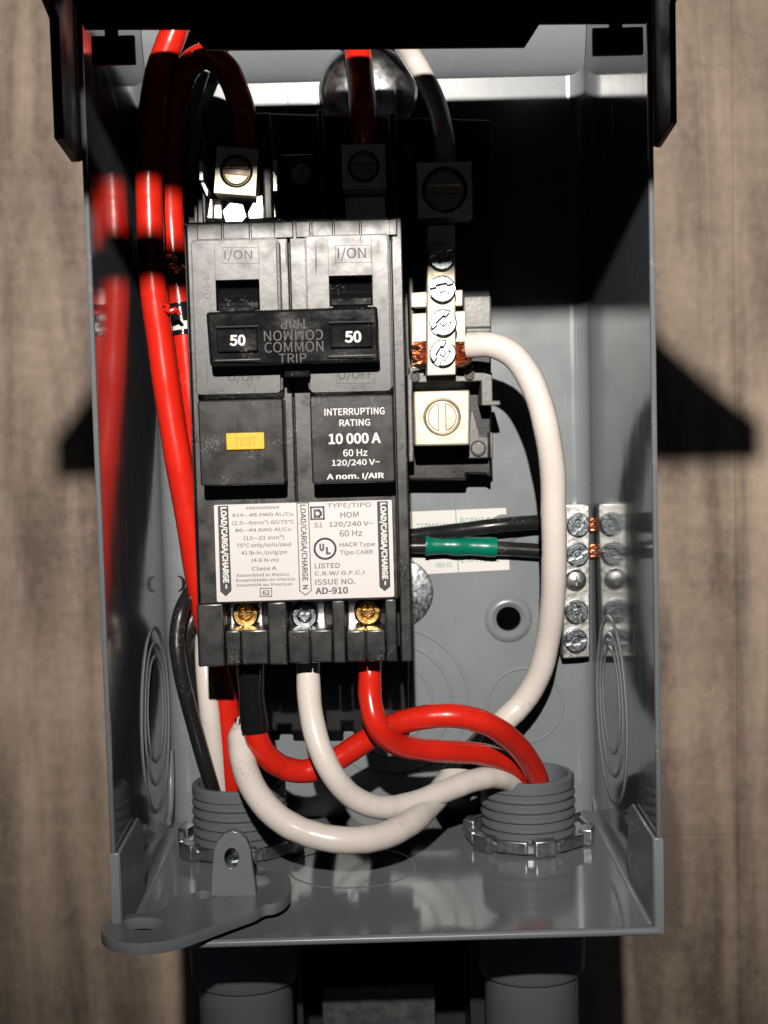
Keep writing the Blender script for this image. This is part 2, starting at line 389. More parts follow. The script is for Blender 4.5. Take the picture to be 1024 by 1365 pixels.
# dark mounting channel standing off the wall behind the box
ms = thing('mounting_channel', 'dark steel mounting channel running down between the two grey conduits', 'channel', (0, -420, -100))
Mb().box(-34, 34, -420, 60, -244, -40, 0.8).done('channel_body', 'steel', ms)
for x in (-29, 29):
    Mb().box(x-3.0, x+3.0, -420, -128.5, -40, -7, 0.5).done('flange', 'steel', ms)
Mb().box(-20, 15, -240, -181, -40, -4.0, 0.8).done('clamp_plate', 'galv', ms)
Mb().torus((0, -151, -39.6), 9, 0.6).done('hole_rim', 'steel', ms)

# ================================================================== THE BOX
XL, XR, ZB, ZT = -62.6, 64.5, -126.2, 128.0
TH = 1.35
bx = thing('breaker_box', 'open grey painted steel breaker box with glossy inner walls, its cover raised', 'electrical box', (0, ZB, 40))
b = Mb()
hc = BASE.px(678, 825, 0)
kd = BASE.px(480, 120, 0)
bp = b.plate([(XL, ZB), (XR, ZB), (XR, ZT), (XL, ZT)], -1.5, 0, holes=[circle(hc[0], hc[1], 3.7)]).done('back_panel', 'paint', bx)
# coved corners along the back
def cove(p0, sx, r=5.0):
    pr = [(0, 0)] + [(r-r*math.cos(a), r-r*math.sin(a)) for a in [math.pi/2*i/6 for i in range(7)]]
    q = []
    for i in range(8):
        a = math.pi/2*i/7; q.append((r-r*math.cos(a), r-r*math.sin(a)))
    return [(p0+sx*x, y) for x, y in [(-.1, -.1)] + q]
for sx, X0 in ((1, XL), (-1, XR)):
    Mb().plate(cove(X0, sx), ZB, ZT, T=lambda p: (p[0], p[2], p[1])).done('corner_cove', 'paint', bp)
m_ = Mb().lathe([(3.7, -2), (3.7, 0), (4.1, .5), (5.2, 1.15), (6.1, 1.0), (6.9, .3), (7.2, .0)], (hc[0], hc[1], 0), seg=40)
m_.done('mounting_dimple', 'paint', bp)
for r in (22.5, 17.5, 11.5):
    c = at(525, 935, 0); Mb().torus((c[0], c[1], 0.05), r, .55, flat=.5, seg=72).done('knockout_ring', 'paint', bp)
c = at(700, 940, 0); Mb().torus((c[0], c[1], 0.05), 11.3, .5, flat=.5, seg=60).done('knockout_ring', 'paint', bp)
c = at(667, 706, 0); Mb().lathe([(0, .9), (3.2, .8), (4.2, .4), (4.8, 0)], (c[0]+1, c[1], 0)).done('spot_dimple', 'paint', bp)
for (x, y, r) in ((235, 778, 2.0), (262, 776, 1.6)):
    c = at(x, y, 0); Mb().lathe([(0, .04), (r, .04), (r*1.15, .3), (r*1.4, 0)], (c[0], c[1], 0)).done('small_hole', 'base', bp)
# zinc knockout plug and the bright plug at the top
c = at(531, 790, 0)
Mb().lathe([(0, 1.3), (9.6, 1.3), (10.4, .9), (10.6, 0)], (c[0], c[1], 0), seg=48).done('knockout_plug', 'zinc', bx, label='dull zinc knockout plug half hidden by the breaker')
c = at(491, 128, 0)
Mb().lathe([(0, 11.0), (4, 10.8), (8, 10.2), (11, 9.2), (13.2, 7.9), (14.1, 6.9), (14.3, 6), (14.3, 0)], (c[0], c[1], 0), seg=56).done('knockout_plug', 'chrome', bx, label='bright domed knockout plug behind the red and white feed wires')
# side walls, floor, top: plates in the (d, Z) and (X, d) planes
def wallx(x0, x1, poly, name, parent, mt='paint', bev=0.5):
    return Mb().plate(poly, x0, x1, T=lambda p: (p[2], p[1], p[0]), bev=bev).done(name, mt, parent)
wl = wallx(XL-TH, XL, [(-1.5, ZB-TH), (100, ZB-TH), (100, ZT), (-1.5, ZT)], 'side_wall', bx, 'gloss_paint_shaded', bev=.6)
wr = wallx(XR, XR+TH, [(-1.5, ZB-TH), (100, ZB-TH), (100, ZT), (-1.5, ZT)], 'side_wall', bx, 'gloss_paint_shaded', bev=.6)
for W_, X_, sg, cx, cy in ((wl, XL, 1, 208, 958), (wr, XR, -1, 815, 946)):
    c = atX(cx, cy, X_)
    for R_, rr in ((25.5, .75), (19.5, .6), (14.5, .6)):
        off = (25.5-R_)*.25
        Mb().torus((X_+sg*.05, c[1]+off, c[2]), R_, rr, axis=(1, 0, 0), flat=.55, seg=80).done('knockout_ring', 'paint', W_)
    c2 = atX(795 if sg < 0 else 225, 1055, X_)
    Mb().tube([(X_, c2[1]+11, c2[2]-6), (X_, c2[1]+2, c2[2]-5), (X_, c2[1]-6, c2[2]), (X_, c2[1]-8, c2[2]+5)], 1.1, seg=12).done('weld_bead', 'paint', W_)
fl = Mb().box(XL, XR, ZB-TH, ZB, -1.5, 101.2, bev=.6).done('floor_pan', 'floor', bx)
for X_, sg in ((XL, 1), (XR, -1)):
    wallx(min(X_+sg*.15, X_+sg*1.1), max(X_+sg*.15, X_+sg*1.1), [(66, ZB), (101, ZB), (101, -104.5), (72, -104.5), (66, -108)], 'corner_flap', fl, bev=.3)
    Mb().plate(cove(X_, sg, 2.6), 4, 98, T=lambda p: (p[0], ZB+p[1], p[2])).done('weld_fillet', 'paint', fl)
    Mb().box(min(X_-sg*TH, X_+sg*.9), max(X_-sg*TH, X_+sg*.9), ZB-TH, -104.5, 100.15, 101.6, bev=.3).done('front_flange', 'paint', fl)
Mb().tube([(XL, ZB-.5, 101.4), (XR, ZB-.5, 101.4)], 1.0, smooth=False, seg=12).done('rolled_edge', 'paint', fl)
cc = at(470, 1142, 10)
c = atZ(470, 1150, ZB)
for r in (17,): Mb().torus((c[0], ZB, c[2]+4), r, .4, axis=(0, 1, 0), flat=.3, seg=64).done('knockout_ring', 'paint', fl)
Mb().box(XL-TH, XR+TH, ZT, ZT+TH, -1.5, 100, bev=.5).done('top_wall', 'paint', bx)
prof_ = [(92.2, -.5), (92.3, 0.0), (93.2, 1.5), (94.6, 3.0), (96.8, 4.9), (99.6, 6.6), (103, 8.0), (107, 9.1), (112, 10.0), (120, 10.8), (ZT-.2, 11), (ZT-.2, -.5)]  # added bend, curved so that its shading gives a soft grey gradient
ub = Mb().plate(prof_, XL+.1, XR-.1, T=lambda p: (p[2], p[0], p[1]))
for f in ub.bm.faces: f.smooth = True
ub.done('shading_bend', 'paint', bp)
# hasp: a thick painted tongue lying on the floor with an upright padlock ear
z7 = lambda x, y: (130+x/3.793, 1090+y/3.793)
ZH = ZB+5.0
hp_out = [(470, 385), (560, 355), (700, 285), (810, 265), (975, 278), (980, 350), (960, 400), (900, 435), (840, 440), (800, 468), (705, 500), (560, 555), (440, 600), (330, 628), (180, 640), (70, 618), (20, 585), (15, 545), (70, 510), (150, 490), (260, 478), (340, 465), (370, 400)]
hp = [(atZ(*z7(x, y), ZH)[0], atZ(*z7(x, y), ZH)[2]) for x, y in hp_out]
def oval(x, y, rx, ry, k=22):
    return [(lambda q: (q[0], q[2]))(atZ(*z7(x+rx*math.cos(2*math.pi*i/k), y+ry*math.sin(2*math.pi*i/k)), ZH)) for i in range(k)]
hasp = Mb().plate(chaikin(hp), ZH-2.7, ZH, holes=[oval(230, 536, 112, 32), oval(535, 390, 50, 22)], T=lambda p: (p[0], p[2], p[1]), bev=0.8).done('hasp', 'paint_thick', bx, label='thick grey padlock hasp with a ring end at the lower left')
e0 = atZ(*z7(690, 395), ZH); dd = e0[2]
ear = []
for x, y in [(575, 395), (582, 250), (590, 170), (608, 120), (640, 85), (680, 68), (720, 80), (752, 110), (772, 160), (786, 260), (805, 415)]:
    q = at(*z7(x, y), dd); ear.append((q[0], q[1]))
eh = [(lambda q: (q[0], q[1]))(at(*z7(678+38*math.cos(2*math.pi*i/20), 205+52*math.sin(2*math.pi*i/20)), dd)) for i in range(20)]
earo = Mb().plate(ear, dd-3.0, dd, holes=[eh], bev=0.6).done('padlock_ear', 'paint_thick', hasp)
q = at(*z7(680, 208), dd-9)
slot_screw(BASE, (q[0], q[1], dd-9), 3.4, 1.6, M['screwzinc'], hasp, ang=0.1)
q = atZ(*z7(820, 322), ZH)
s_ = Mb(); s_.lathe([(0, 1.6), (1.6, 1.4), (2.8, .7), (3.2, 0)], (q[0], ZH, q[2]), axis=(0, 1, 0)); s_.done('rivet', 'paint_thick', hasp)
# sticker on the back panel
zs = lambda x, y: (540+x/6.4, 660+y/6.4)
st = Mb().platepx([zs(-150, 150), zs(862, 108), zs(893, 636), zs(-120, 690)], 0.02, 0.14).done('sticker', 'sticker', bx, label='white sticker with green print behind the black ground wires')
L_ = Letters()
L_.put('TERMINAL', (95, 240, 380, 308), .2, conv=zs); L_.put('BORNE DE', (470, 190, 775, 252), .2, conv=zs)
L_.put('-085-01', (250, 575, 402, 615), .2, conv=zs); L_.put("L'APPAREIL", (480, 510, 810, 572), .2, conv=zs)
L_.outline([zs(55, 150), zs(62, 320)], .2, .25, False); L_.outline([zs(432, 125), zs(455, 655)], .2, .25, False)
L_.done('lettering', 'inkgreen', st)

# ================================================================== THE LID (raised, seen from below and behind)
ld_ = thing('box_cover', 'raised black metal cover hanging over the top of the breaker box', 'cover', (0, 100, 104))
def hw(d): return 60-(d-104)*0.115
def sidz(d): return 97.0-(285-d)*0.052 if d > 145 else 89.7+(145-d)*0.22
def lidz(d): return 100.5+(d-104)*0.118
top = Mb()
for d0, d1 in ((104, 285),):
    t = bmesh.new(); prof = lambda d: [(-66, sidz(d)), (-hw(d), lidz(d)), (hw(d), lidz(d)), (66, sidz(d))]
    ra = []
    for d in (104, 145, 285):
        lo_ = [t.verts.new((x, z-1.2, d)) for x, z in prof(d)]; hi_ = [t.verts.new((x, z, d)) for x, z in prof(d)]
        ra.append(lo_ + hi_[::-1])
    for a, b2 in zip(ra, ra[1:]):
        for i in range(8): t.faces.new((a[i], a[(i+1) % 8], b2[(i+1) % 8], b2[i]))
    t.faces.new(ra[0]); t.faces.new(ra[-1]); top._add(t)
top.done('cover_plate', 'lid', ld_)
for sg in (-1, 1):
    x0, x1 = sorted((sg*66.2, -64.05)) if sg < 0 else (65.95, 67.3)
    wallx(x0, x1, [(98.0, 55.5), (101, 54.8), (118.5, 57), (118.5, 82), (129, 85), (285, 89.5), (285, 97), (145, 89.7), (104, 98.7), (98.0, 98.7)], 'side_flange', ld_, 'lid', .3)
# front end lip with the slot for the hasp ear
SL = [(-45, 97.6), (-19.5, 97.6), (-19.5, 105.4), (-45, 105.4)]
fz = lidz(285)
Mb().plate([(-66, 89.5), (66, 89.5), (66, 97), (hw(285), fz), (-hw(285), fz), (-66, 97)], 284, 285.4, holes=[SL]).done('end_lip', 'lid', ld_)
# rear lip above the box opening
rl = [(-64.5, 93)] + [(lambda q: (q[0], q[1]))(at(x, y, 108)) for x, y in [(112, 38), (252, 38), (273, 66), (700, 62), (720, 31), (862, 30)]] + [(64.5, 93), (63, 99), (60, 100.4), (-60, 100.4), (-63, 99)]
Mb().plate(rl, 106.5, 108).done('rear_lip', 'lid', ld_)
for (xa, xb, ya, yb) in ((122, 180, 47, 86), (790, 858, 36, 73)):
    t_ = Mb(); t_.boxpx(xa, ya, xb, yb, 101.5, 103, .3); t_.boxpx((xa+xb)/2-12, ya-22, (xa+xb)/2+6, ya+2, 101.7, 102.8, .2)
    t_.done('hinge_tab', 'lid', ld_)

# ================================================================== CONDUITS
def conduit(px, label, first=None):
    c = at(px, 1085, 28); X = c[0]; D_ = 28.0
    k = thing('conduit', label, 'conduit', (X, -430, D_), 'grey plastic conduits entering the box floor')
    r = 13.3
    prof = [(11.2, -150), (11.2, -107.6), (11.6, -107.0), (12.7, -107.0), (13.2, -107.6), (13.2, -110.2)]
    z = -110.4
    while z > -124:
        prof += [(12.35, z), (12.35, z-.5), (13.35, z-1.3), (13.4, z-1.75), (13.35, z-2.1)]; z -= 2.75
    prof += [(12.3, -125), (12.3, -130)]
    Mb().lathe(prof, (X, 0, D_), axis=(0, 1, 0), seg=56).done('threaded_end', 'pvc', k)
    n = Mb(); n.lathe([(12.6, -125.6), (16.6, -125.6), (17.0, -125.2), (17.0, -123.4), (16.6, -123.0), (12.6, -123.0)], (X, 0, D_), axis=(0, 1, 0), seg=48)
    for i in range(6):
        a = 2*math.pi*(i+.35)/6; ca, sa = math.cos(a), math.sin(a)
        n.plate([(15.2, -3.2), (18.6, -2.9), (18.9, 2.9), (15.2, 3.2)], -125.9, -121.4, T=lambda p: (X+p[0]*ca-p[1]*sa, p[2], D_+p[0]*sa+p[1]*ca), bev=.35)
        a += math.pi/6; cb, sb = math.cos(a), math.sin(a)
        n.plate([(16.0, -4.4), (17.6, -4.2), (17.6, 4.2), (16.0, 4.4)], -125.2, -121.9, T=lambda p: (X+p[0]*cb-p[1]*sb, p[2], D_+p[0]*sb+p[1]*cb), bev=.3)
    n.done('locknut', 'nut', k)
    Mb().lathe([(0, -128), (15.6, -128), (16.0, -128.6), (16.0, -150), (15.4, -157), (15.2, -163), (14.9, -163.6), (13.2, -163.6)], (X, 0, D_), axis=(0, 1, 0), seg=48).done('adapter_body', 'pvc', k)
    Mb().lathe([(13.3, -160), (13.3, -430), (11.4, -430), (11.4, -160)], (X, 0, D_), axis=(0, 1, 0), seg=48).done('pipe', 'pvc', k)
    return (X, D_)
CL = conduit(320, 'grey threaded conduit at the left, behind the hasp, holding the feed wires')
CR = conduit(704, 'grey threaded conduit at the right, holding two red ends and a white load wire')

# ================================================================== BLACK INTERIOR BASE
ib = thing('interior_base', 'black moulded plastic carrier behind the breaker and the neutral terminal', 'carrier', (0, -80, 0))
y9 = lambda x, y: (x, y)
pts = [(330, 150), (655, 160), (655, 636), (648, 632), (622, 632), (622, 640), (545, 640), (545, 975), (470, 975), (470, 962), (456, 962), (456, 975), (388, 975), (388, 966), (370, 966), (370, 974), (322, 974), (322, 640), (285, 600), (262, 300), (262, 200)]
Mb().platepx(pts, 0.3, 16, bev=.6).done('carrier_plate', 'base', ib)
for (x0, y0, x1, y1, n0, n1) in ((350, 150, 362, 292, 16, 40), (425, 145, 432, 292, 16, 38), (520, 150, 530, 292, 16, 36), (268, 185, 274, 300, 16, 30), (543, 200, 551, 470, 16, 30)):
    Mb().boxpx(x0, y0, x1, y1, n0, n1, .5).done('divider', 'base', ib)
Mb().boxpx(372, 205, 420, 300, 16, 34, 1.0).done('post', 'base', ib)
cs = at(402, 233, 34); slot_screw(BASE, cs, 2.7, 1.3, M['tindull'], ib, ang=1.2)
Mb().boxpx(618, 394, 655, 437, 12, 24, .5).done('boss', 'sheen_plastic', ib)
Mb().boxpx(621, 437, 655, 443, 12, 27, .4).done('ledge', 'sheen_plastic', ib)
# frame around the big neutral lug
zf = lambda x, y: (540+x/7.314, 480+y/7.314)
Mb().platepx([zf(20, 150), zf(75, 100), zf(70, 340), zf(85, 900), zf(85, 990), zf(35, 995)], 10, 31, bev=.4).done('rail', 'sheen_plastic', ib)
Mb().platepx([zf(45, 65), zf(185, 65), zf(185, 150), zf(560, 150), zf(560, 45), zf(660, 45), zf(665, 90), zf(800, 90), zf(800, 112), zf(850, 120), zf(855, 395), zf(930, 395), zf(930, 440), zf(745, 445), zf(742, 205), zf(45, 220)], 12, 30, bev=.35).done('bracket', 'sheen_plastic', ib)
for x, y in ((95, 160), (625, 138)):
    c = at(*zf(x, y), 30); Mb().lathe([(0, 1.0), (.7, .6), (1.2, 1.5), (1.45, 1.4), (1.5, -.2)], (c[0], c[1], 30)).done('post', 'sheen_plastic', ib)
Mb().platepx([zf(635, 500), zf(660, 480), zf(735, 745), zf(815, 750), zf(815, 955), zf(610, 960), zf(610, 840)], 12, 23, bev=.4).done('bracket', 'sheen_plastic', ib)
Mb().platepx([zf(830, 705), zf(855, 705), zf(862, 955), zf(835, 960)], 12, 27, bev=.3).done('rib', 'sheen_plastic', ib)
c = at(*zf(712, 858), 23); Mb().lathe([(0, .6), (1.7, .6), (1.9, .35), (2.1, .8), (2.3, .7), (2.3, -.1)], (c[0], c[1], 23)).done('post', 'sheen_plastic', ib)

# ================================================================== NEUTRAL TERMINAL
nt_ = thing('neutral_terminal', 'tin plated neutral bar with four screws above a big slotted lug', 'terminal bar', (at(590, 600, 16)))
D1 = 40.0
zn = lambda x, y: (560+x/7.18, 320+y/7.18)
Mb().platepx([zn(70, -140), zn(335, -145), zn(345, 1290), zn(65, 1300)], D1-9, D1, bev=.35).done('bar', 'tin', nt_)
for i, (x, y, an) in enumerate(((205, 165, .3), (210, 475, .18), (220, 795, .75), (215, 1085, 1.0))):
    c = at(*zn(x, y), D1)
    slot_screw(BASE, (c[0], c[1], D1), 3.75, 2.6, M['screwzinc'], nt_, ang=an, style='combo')
Mb().platepx([(549, 418), (621, 414), (621, 490), (549, 492)], 27, 30.5, bev=.3).done('cross_plate', 'tin', nt_)
Mb().platepx([(548, 390), (617, 386), (617, 408), (548, 410)], 30, 33, bev=.3).done('cross_plate', 'tin', nt_)
D2 = 37.0
lb = Mb().platepx([zf(85, 305), zf(632, 290), zf(632, 830), zf(92, 840)], D2-15, D2, bev=.6).done('lug_block', 'tin', nt_)
c = at(*zf(362, 555), D2)
Mb().torus((c[0], c[1], D2), 4.75, .42, seg=40).done('socket_rim', 'tindull', lb)
slot_screw(BASE, (c[0], c[1], D2-.6), 4.3, 1.0, M['tin'], lb, 'lug_screw', ang=math.pi/2)
# top lugs
def lug(cx, cy, d, w, h, rot, mt, label, sr, sm):
    c = at(cx, cy, d); T = lambda p: (c[0]+p[0]*math.cos(rot)-p[1]*math.sin(rot), c[1]+p[0]*math.sin(rot)+p[1]*math.cos(rot), p[2])
    k = thing('terminal_lug', label, 'terminal lug', (c[0], c[1]-h/2, 16), 'wire lugs across the top of the box')
    hole = circle(0, 0, sr*1.18, 28)
    Mb().plate([(-w/2, -h/2), (w/2, -h/2), (w/2, h/2), (-w/2, h/2)], d-13, d, holes=[hole], T=T, bev=0.0).done('lug_block', mt, k)
    slot_screw(BASE, (c[0], c[1], d-1.6), sr, 1.4, M[sm], k, 'lug_screw', ang=rot, n0=-8)
    return k, c
k1, c1 = lug(315, 228, 42, 11.0, 12.2, -0.10, 'tin', 'bright silver lug lit from below its slotted screw, left of three', 3.75, 'tindull')
zl = lambda x, y: (260+x/8.533, 160+y/8.533)
for poly, n0, n1 in (([zl(40, 470), zl(95, 470), zl(100, 690), zl(45, 690)], 30, 39), ([zl(50, 690), zl(100, 690), zl(155, 800), zl(140, 880)], 28, 37),
                     ([zl(875, 460), zl(930, 460), zl(945, 815), zl(885, 815)], 30, 39), ([zl(170, 890), zl(200, 900), zl(200, 1125), zl(135, 1115)], 24, 36),
                     ([zl(220, 960), zl(300, 960), zl(310, 1125), zl(215, 1120)], 24, 34), ([zl(690, 870), zl(770, 850), zl(775, 1120), zl(610, 1125), zl(600, 1050)], 24, 36),
                     ([zl(780, 960), zl(910, 960), zl(925, 1110), zl(780, 1120)], 22, 33)):
    Mb().platepx(poly, n0, n1, bev=.25).done('clip', 'alu', k1)
c = at(*zl(455, 1075), 33); Mb().cyl((c[0], c[1], 33), 3.4, -6, 1.5, seg=6).done('nut', 'screwzinc', k1)
k2, c2 = lug(485, 222, 42, 11.6, 11.6, 0.0, 'alu', 'dim grey lug in shadow under the single red feed wire, middle of three', 3.6, 'tindull')
Mb().box(c2[0]-5.5, c2[0]+6, c2[1]-14, c2[1]-6, 24, 30, .4).done('clip', 'alu', k2)
k3, c3 = lug(593, 253, 40, 14.6, 14.6, 0.0, 'alu', 'large dark square lug under the white feed wire, right of three', 5.2, 'tindull')

# ================================================================== GROUND BAR
gb = thing('ground_bar', 'silver ground bar with five screws standing upright beside the right wall', 'terminal bar', at(768, 872, 0))
Mb().platepx([(751, 673), (786, 672), (787, 876), (750, 878)], 0.6, 9, bev=.4).done('bar', 'alu', gb)
for i, (x, y) in enumerate(((770, 699), (769, 738), (767, 773), (768, 815), (767, 853))):
    c = at(x, y, 9)
    if i == 2: slot_screw(BASE, (c[0], c[1], 9), 3.2, 2.2, M['nut'], gb, 'mounting_screw', style='cross')
    else: slot_screw(BASE, (c[0], c[1], 9), 3.55, 2.4, M['screwzinc'], gb, ang=random.uniform(0, 3), style='combo')

# ================================================================== THE BREAKER
BF = Frame((0, -10, 77.5), math.radians(0.3))
bk = thing('circuit_breaker', 'black two pole 50 amp circuit breaker with a white rating label', 'circuit breaker', (-20, -65, 30))
b4 = lambda x, y: (230+x/3.2, 500+y/3.2)
b3 = lambda x, y: (230+x/3.2, 270+y/3.2)
b8 = lambda x, y: (250+x/3.531, 400+y/3.531)
b7 = lambda x, y: (270+x/3.793, 650+y/3.793)
bt = lambda x, y: (270+x/3.657, 790+y/3.657)
U = lambda x, y, n=0: BF.px(x, y, n)
# case: outer shells and centre strip, seams are real gaps
uL = U(254.5, 590)[0]; uR = U(543.5, 590)[0]
vT = U(392, 293)[1]; vB = U(405, 886)[1]; vW = U(405, 802)[1]
um = U(393, 590)[0]
s1 = U(262, 700)[0]; s2 = U(530, 700)[0]
sg_ = 0.12
m1 = U(336, 300)[0]; m2 = U(446, 300)[0]
for (a, c_, lo, n) in ((uL, s1, vB, -0.35), (s1, um, vW, 0.0), (um, s2, vW, 0.0), (s2, uR, vB, -0.35)):
    Mb(BF).box(a+sg_, c_-sg_, lo, vT, -62, n, bev=.35).done('case_shell', 'case', bk)
Mb(BF).box(uL+.3, uR-.3, vW+.2, vT-.6, -61, -3).done('seam_backing', 'base', bk)  # unseen backing added to stop light leaking through the case seams
Mb(BF).box(uL+.5, uR-.5, vB+1.5, vW+.3, -61, -14.5).done('seam_backing', 'base', bk)
# top strips (the ribs above the raised faces)
for x0, x1 in ((262, 296), (297, 333), (334, 391), (394, 414), (415, 444), (445, 480), (481, 530)):
    a = U(x0, 305, .8)[0]; c_ = U(x1, 305, .8)[0]
    Mb(BF).box(a+.06, c_-.06, U(390, 317, .8)[1], vT-.5, -.5, .8, bev=.2).done('top_rib', 'case', bk)
# lower posts, skirts and terminals
Wx = ((299, 357), (383, 443), (461, 514))
px_ = [262, 299, 357, 383, 443, 461, 514, 530]
for i in range(0, 8, 2):
    a = U(px_[i], 845)[0]; c_ = U(px_[i+1], 845)[0]
    Mb(BF).box(a+sg_, c_-sg_, vB+.05, vW-.05, -62, -.4, bev=.4).done('terminal_post', 'case', bk)
for i, (x0, x1) in enumerate(Wx):
    a = U(x0, 845)[0]+.1; c_ = U(x1, 845)[0]-.1; mid = a+(c_-a)*(.36 if i == 0 else .5)
    v0 = U(x0, 842)[1]
    for p, q in ((a, mid-.08), (mid+.08, c_)):
        Mb(BF).box(p, q, vB+.1, v0, -62, -1.3, bev=.45).done('skirt', 'case', bk)
    Mb(BF).box(a+.2, c_-.2, vB+.8, v0-.4, -60, -3).done('skirt_backing', 'base', bk)  # unseen filler added to block light between the skirts
    Mb(BF).box(a, c_, v0+.1, vW-.05, -62, -17, bev=.1).done('terminal_well', 'base', bk)
    pl = Mb(BF).box(a+.3, c_-2.0, v0-.3, vW-.2, -17, -13.0, bev=.25).done('terminal_plate', 'alu', bk)
    sc_ = ((312, 1022), (563, 1028), (833, 1012))[i]
    cu_ = U(*b4(*sc_), -9)
    hd = 'brass' if i != 1 else 'screwzinc'
    s_ = Mb(BF); r = 3.45; SD = -7.5
    s_.lathe([(0, -3.4), (1.3, -3.4), (1.75, -2.6), (1.9, -1.2), (2.9, -1.2), (r, -1.7), (r, -5.5)], (cu_[0], cu_[1], SD), seg=28)
    for q in (0, math.pi/2):
        s_.box(cu_[0]-(1.5 if not q else .3), cu_[0]+(1.5 if not q else .3), cu_[1]-(1.5 if q else .3), cu_[1]+(1.5 if q else .3), -3.2+SD, -2.2+SD)
    s_.done('terminal_screw', hd, bk)
# raised pole faces with windows, and the lower blocks
NP, NB = 10.0, 12.5
wins = (((288, 371), (346, 412)), ((439, 369), (497, 410)))
faces = ((259, 318, 371, 523), (411, 316, 519, 524))
for i, (x0, y0, x1, y1) in enumerate(faces):
    a, c_ = U(x0, 420, NP)[0], U(x1, 420, NP)[0]; v0, v1 = U(390, y1, NP)[1], U(390, y0, NP)[1]
    (wx0, wy0), (wx1, wy1) = wins[i]
    h = [(U(wx0, 390, NP)[0], U(390, wy1, NP)[1]), (U(wx1, 390, NP)[0], U(390, wy1, NP)[1]), (U(wx1, 390, NP)[0], U(390, wy0, NP)[1]), (U(wx0, 390, NP)[0], U(390, wy0, NP)[1])]
    pf = Mb(BF).plate(rounded(a, c_, v0, v1, .9), -.4, NP, holes=[h], bev=.28).done('pole_face', 'face', bk)
    # thin frame step round the face and two moulded seams
    Mb(BF).plate(rounded(a-.5, c_+.5, v0+.3, v1+.5, 1.1), -.4, NP-2.2, holes=[rounded(a+.05, c_-.05, v0+.4, v1-.05, .9)]).done('face_frame', 'base', pf)
    for sx in (h[0][0], h[1][0]):
        Mb(BF).box(sx-.07, sx+.07, h[2][1], v1-.3, NP-.05, NP+.05).done('seam', 'base', pf)
    tg = Mb(BF); hu0, hu1, hv0, hv1 = h[0][0], h[1][0], h[0][1], h[2][1]
    tg.plate([(hv0+.2, 4), (hv1-1.7, 4), (hv1-1.7, 6.6), (hv1-2.0, 7.4), (hv0+1.8, 9.6), (hv0+.2, 9.6)], hu0+.25, hu1-.25, T=lambda p: (p[2], p[0], p[1]), bev=.25)
    tg.box(hu0+.1, hu1-.1, hv0+.1, hv1-.1, 0, 4)
    tg.done('toggle', 'gloss', bk)
blk = ((266, 531, 379, 645), (415, 529, 526, 646))
blo = []
for i, (x0, y0, x1, y1) in enumerate(blk):
    a, c_ = U(x0, 600, NB)[0], U(x1, 600, NB)[0]; v0, v1 = U(390, y1, NB)[1], U(390, y0, NB)[1]
    blo.append(Mb(BF).plate(rounded(a, c_, v0, v1, .7), -.4, NB, bev=.35).done('test_block' if i == 0 else 'rating_block', 'block', bk))
for x in (301, 347):
    a = U(x, 560, NB)[0]; Mb(BF).box(a-.06, a+.06, U(390, 643, NB)[1], U(390, 533, NB)[1], NB-.04, NB+.04).done('seam', 'base', blo[0])
tb = Mb(BF).boxpx(*b4(229, 246), *b4(392, 318), NB-.2, NB+.9, .2).done('test_button', 'yellow', bk)
Letters(BF).put('TEST', (262, 264, 360, 302), NB+.93, .01, conv=b4).done('lettering', 'yellowdark', tb)
# moulded words
for t, bb, bo in (('I/ON', (705, 190, 825, 248), (695, 182, 848, 256)), ('O/OFF', (707, 714, 855, 760), (700, 706, 862, 772)), ('I/ON', (222, 202, 340, 250), (215, 192, 370, 260)), ('O/OFF', (237, 726, 385, 768), None)):
    e = Letters(BF); e.put(t, bb, NP+.02, conv=b3)
    if bo: e.outline([b3(bo[0], bo[1]), b3(bo[2], bo[1]), b3(bo[2], bo[3]), b3(bo[0], bo[3])], NP+.02, .09)
    e.done('moulded_lettering', 'emboss', bk)
e = Letters(BF); e.put('044', (130, 315, 162, 412), NP+.02, rot=90, conv=b3); e.done('moulded_lettering', 'embosslight', bk)
# common trip handle tie
NH0, NH1 = 11.5, 18.2
ht = Mb(BF); ht.platepx([b8(86, 56), b8(894, 28), b8(905, 290), b8(106, 314)], NH0, NH1, bev=.7)
ht.boxpx(378, 430, 413, 503, 2, NH0+1, .3)
for x0, x1 in ((293, 341), (444, 492)): ht.boxpx(x0, 408, x1, 470, 8.0, NH0+1, .3)
ht = ht.done('handle_tie', 'gloss', bk)
for x0, y0, x1, y1 in ((122, 108, 348, 292), (655, 88, 886, 272)):
    P0 = [b8(x0, y0), b8(x1, y0), b8(x1, y1), b8(x0, y1)]; k = 12
    P1 = [b8(x0+k, y0+k+8), b8(x1-k, y0+k+8), b8(x1-k, y1-k-26), b8(x0+k, y1-k-26)]
    Mb(BF).platepx(P0, NH1-.4, NH1+.8, holes=[P1], bev=0.0).done('cell_rim', 'gloss', ht)
    Mb(BF).boxpx(*b8(x0+16, y0+26), *b8(x1-16, y1-48), NH1-.3, NH1+1.2, .35).done('cell_insert', 'gloss', ht)
for q_ in ((126, 276, 346, 288), (660, 256, 884, 268), (132, 120, 336, 130), (664, 98, 880, 108)):
    Mb(BF).boxpx(*b8(q_[0], q_[1]), *b8(q_[2], q_[3]), NH1-.2, NH1+1.0, .25).done('cell_highlight_ledge', 'face', ht)  # highlight lines of the cells, put in as strips of lighter plastic
for bb in ((198, 163, 273, 215), (740, 145, 818, 200)):
    Letters(BF).put('50', bb, NH1+1.25, .012, conv=b8).done('white_lettering', 'white', ht)
w = Letters(BF); w.put('COMMON', (363, 195, 640, 245), NH1+.01, conv=b8, thick=.22); w.put('TRIP', (430, 252, 560, 295), NH1+.01, conv=b8, thick=.22)
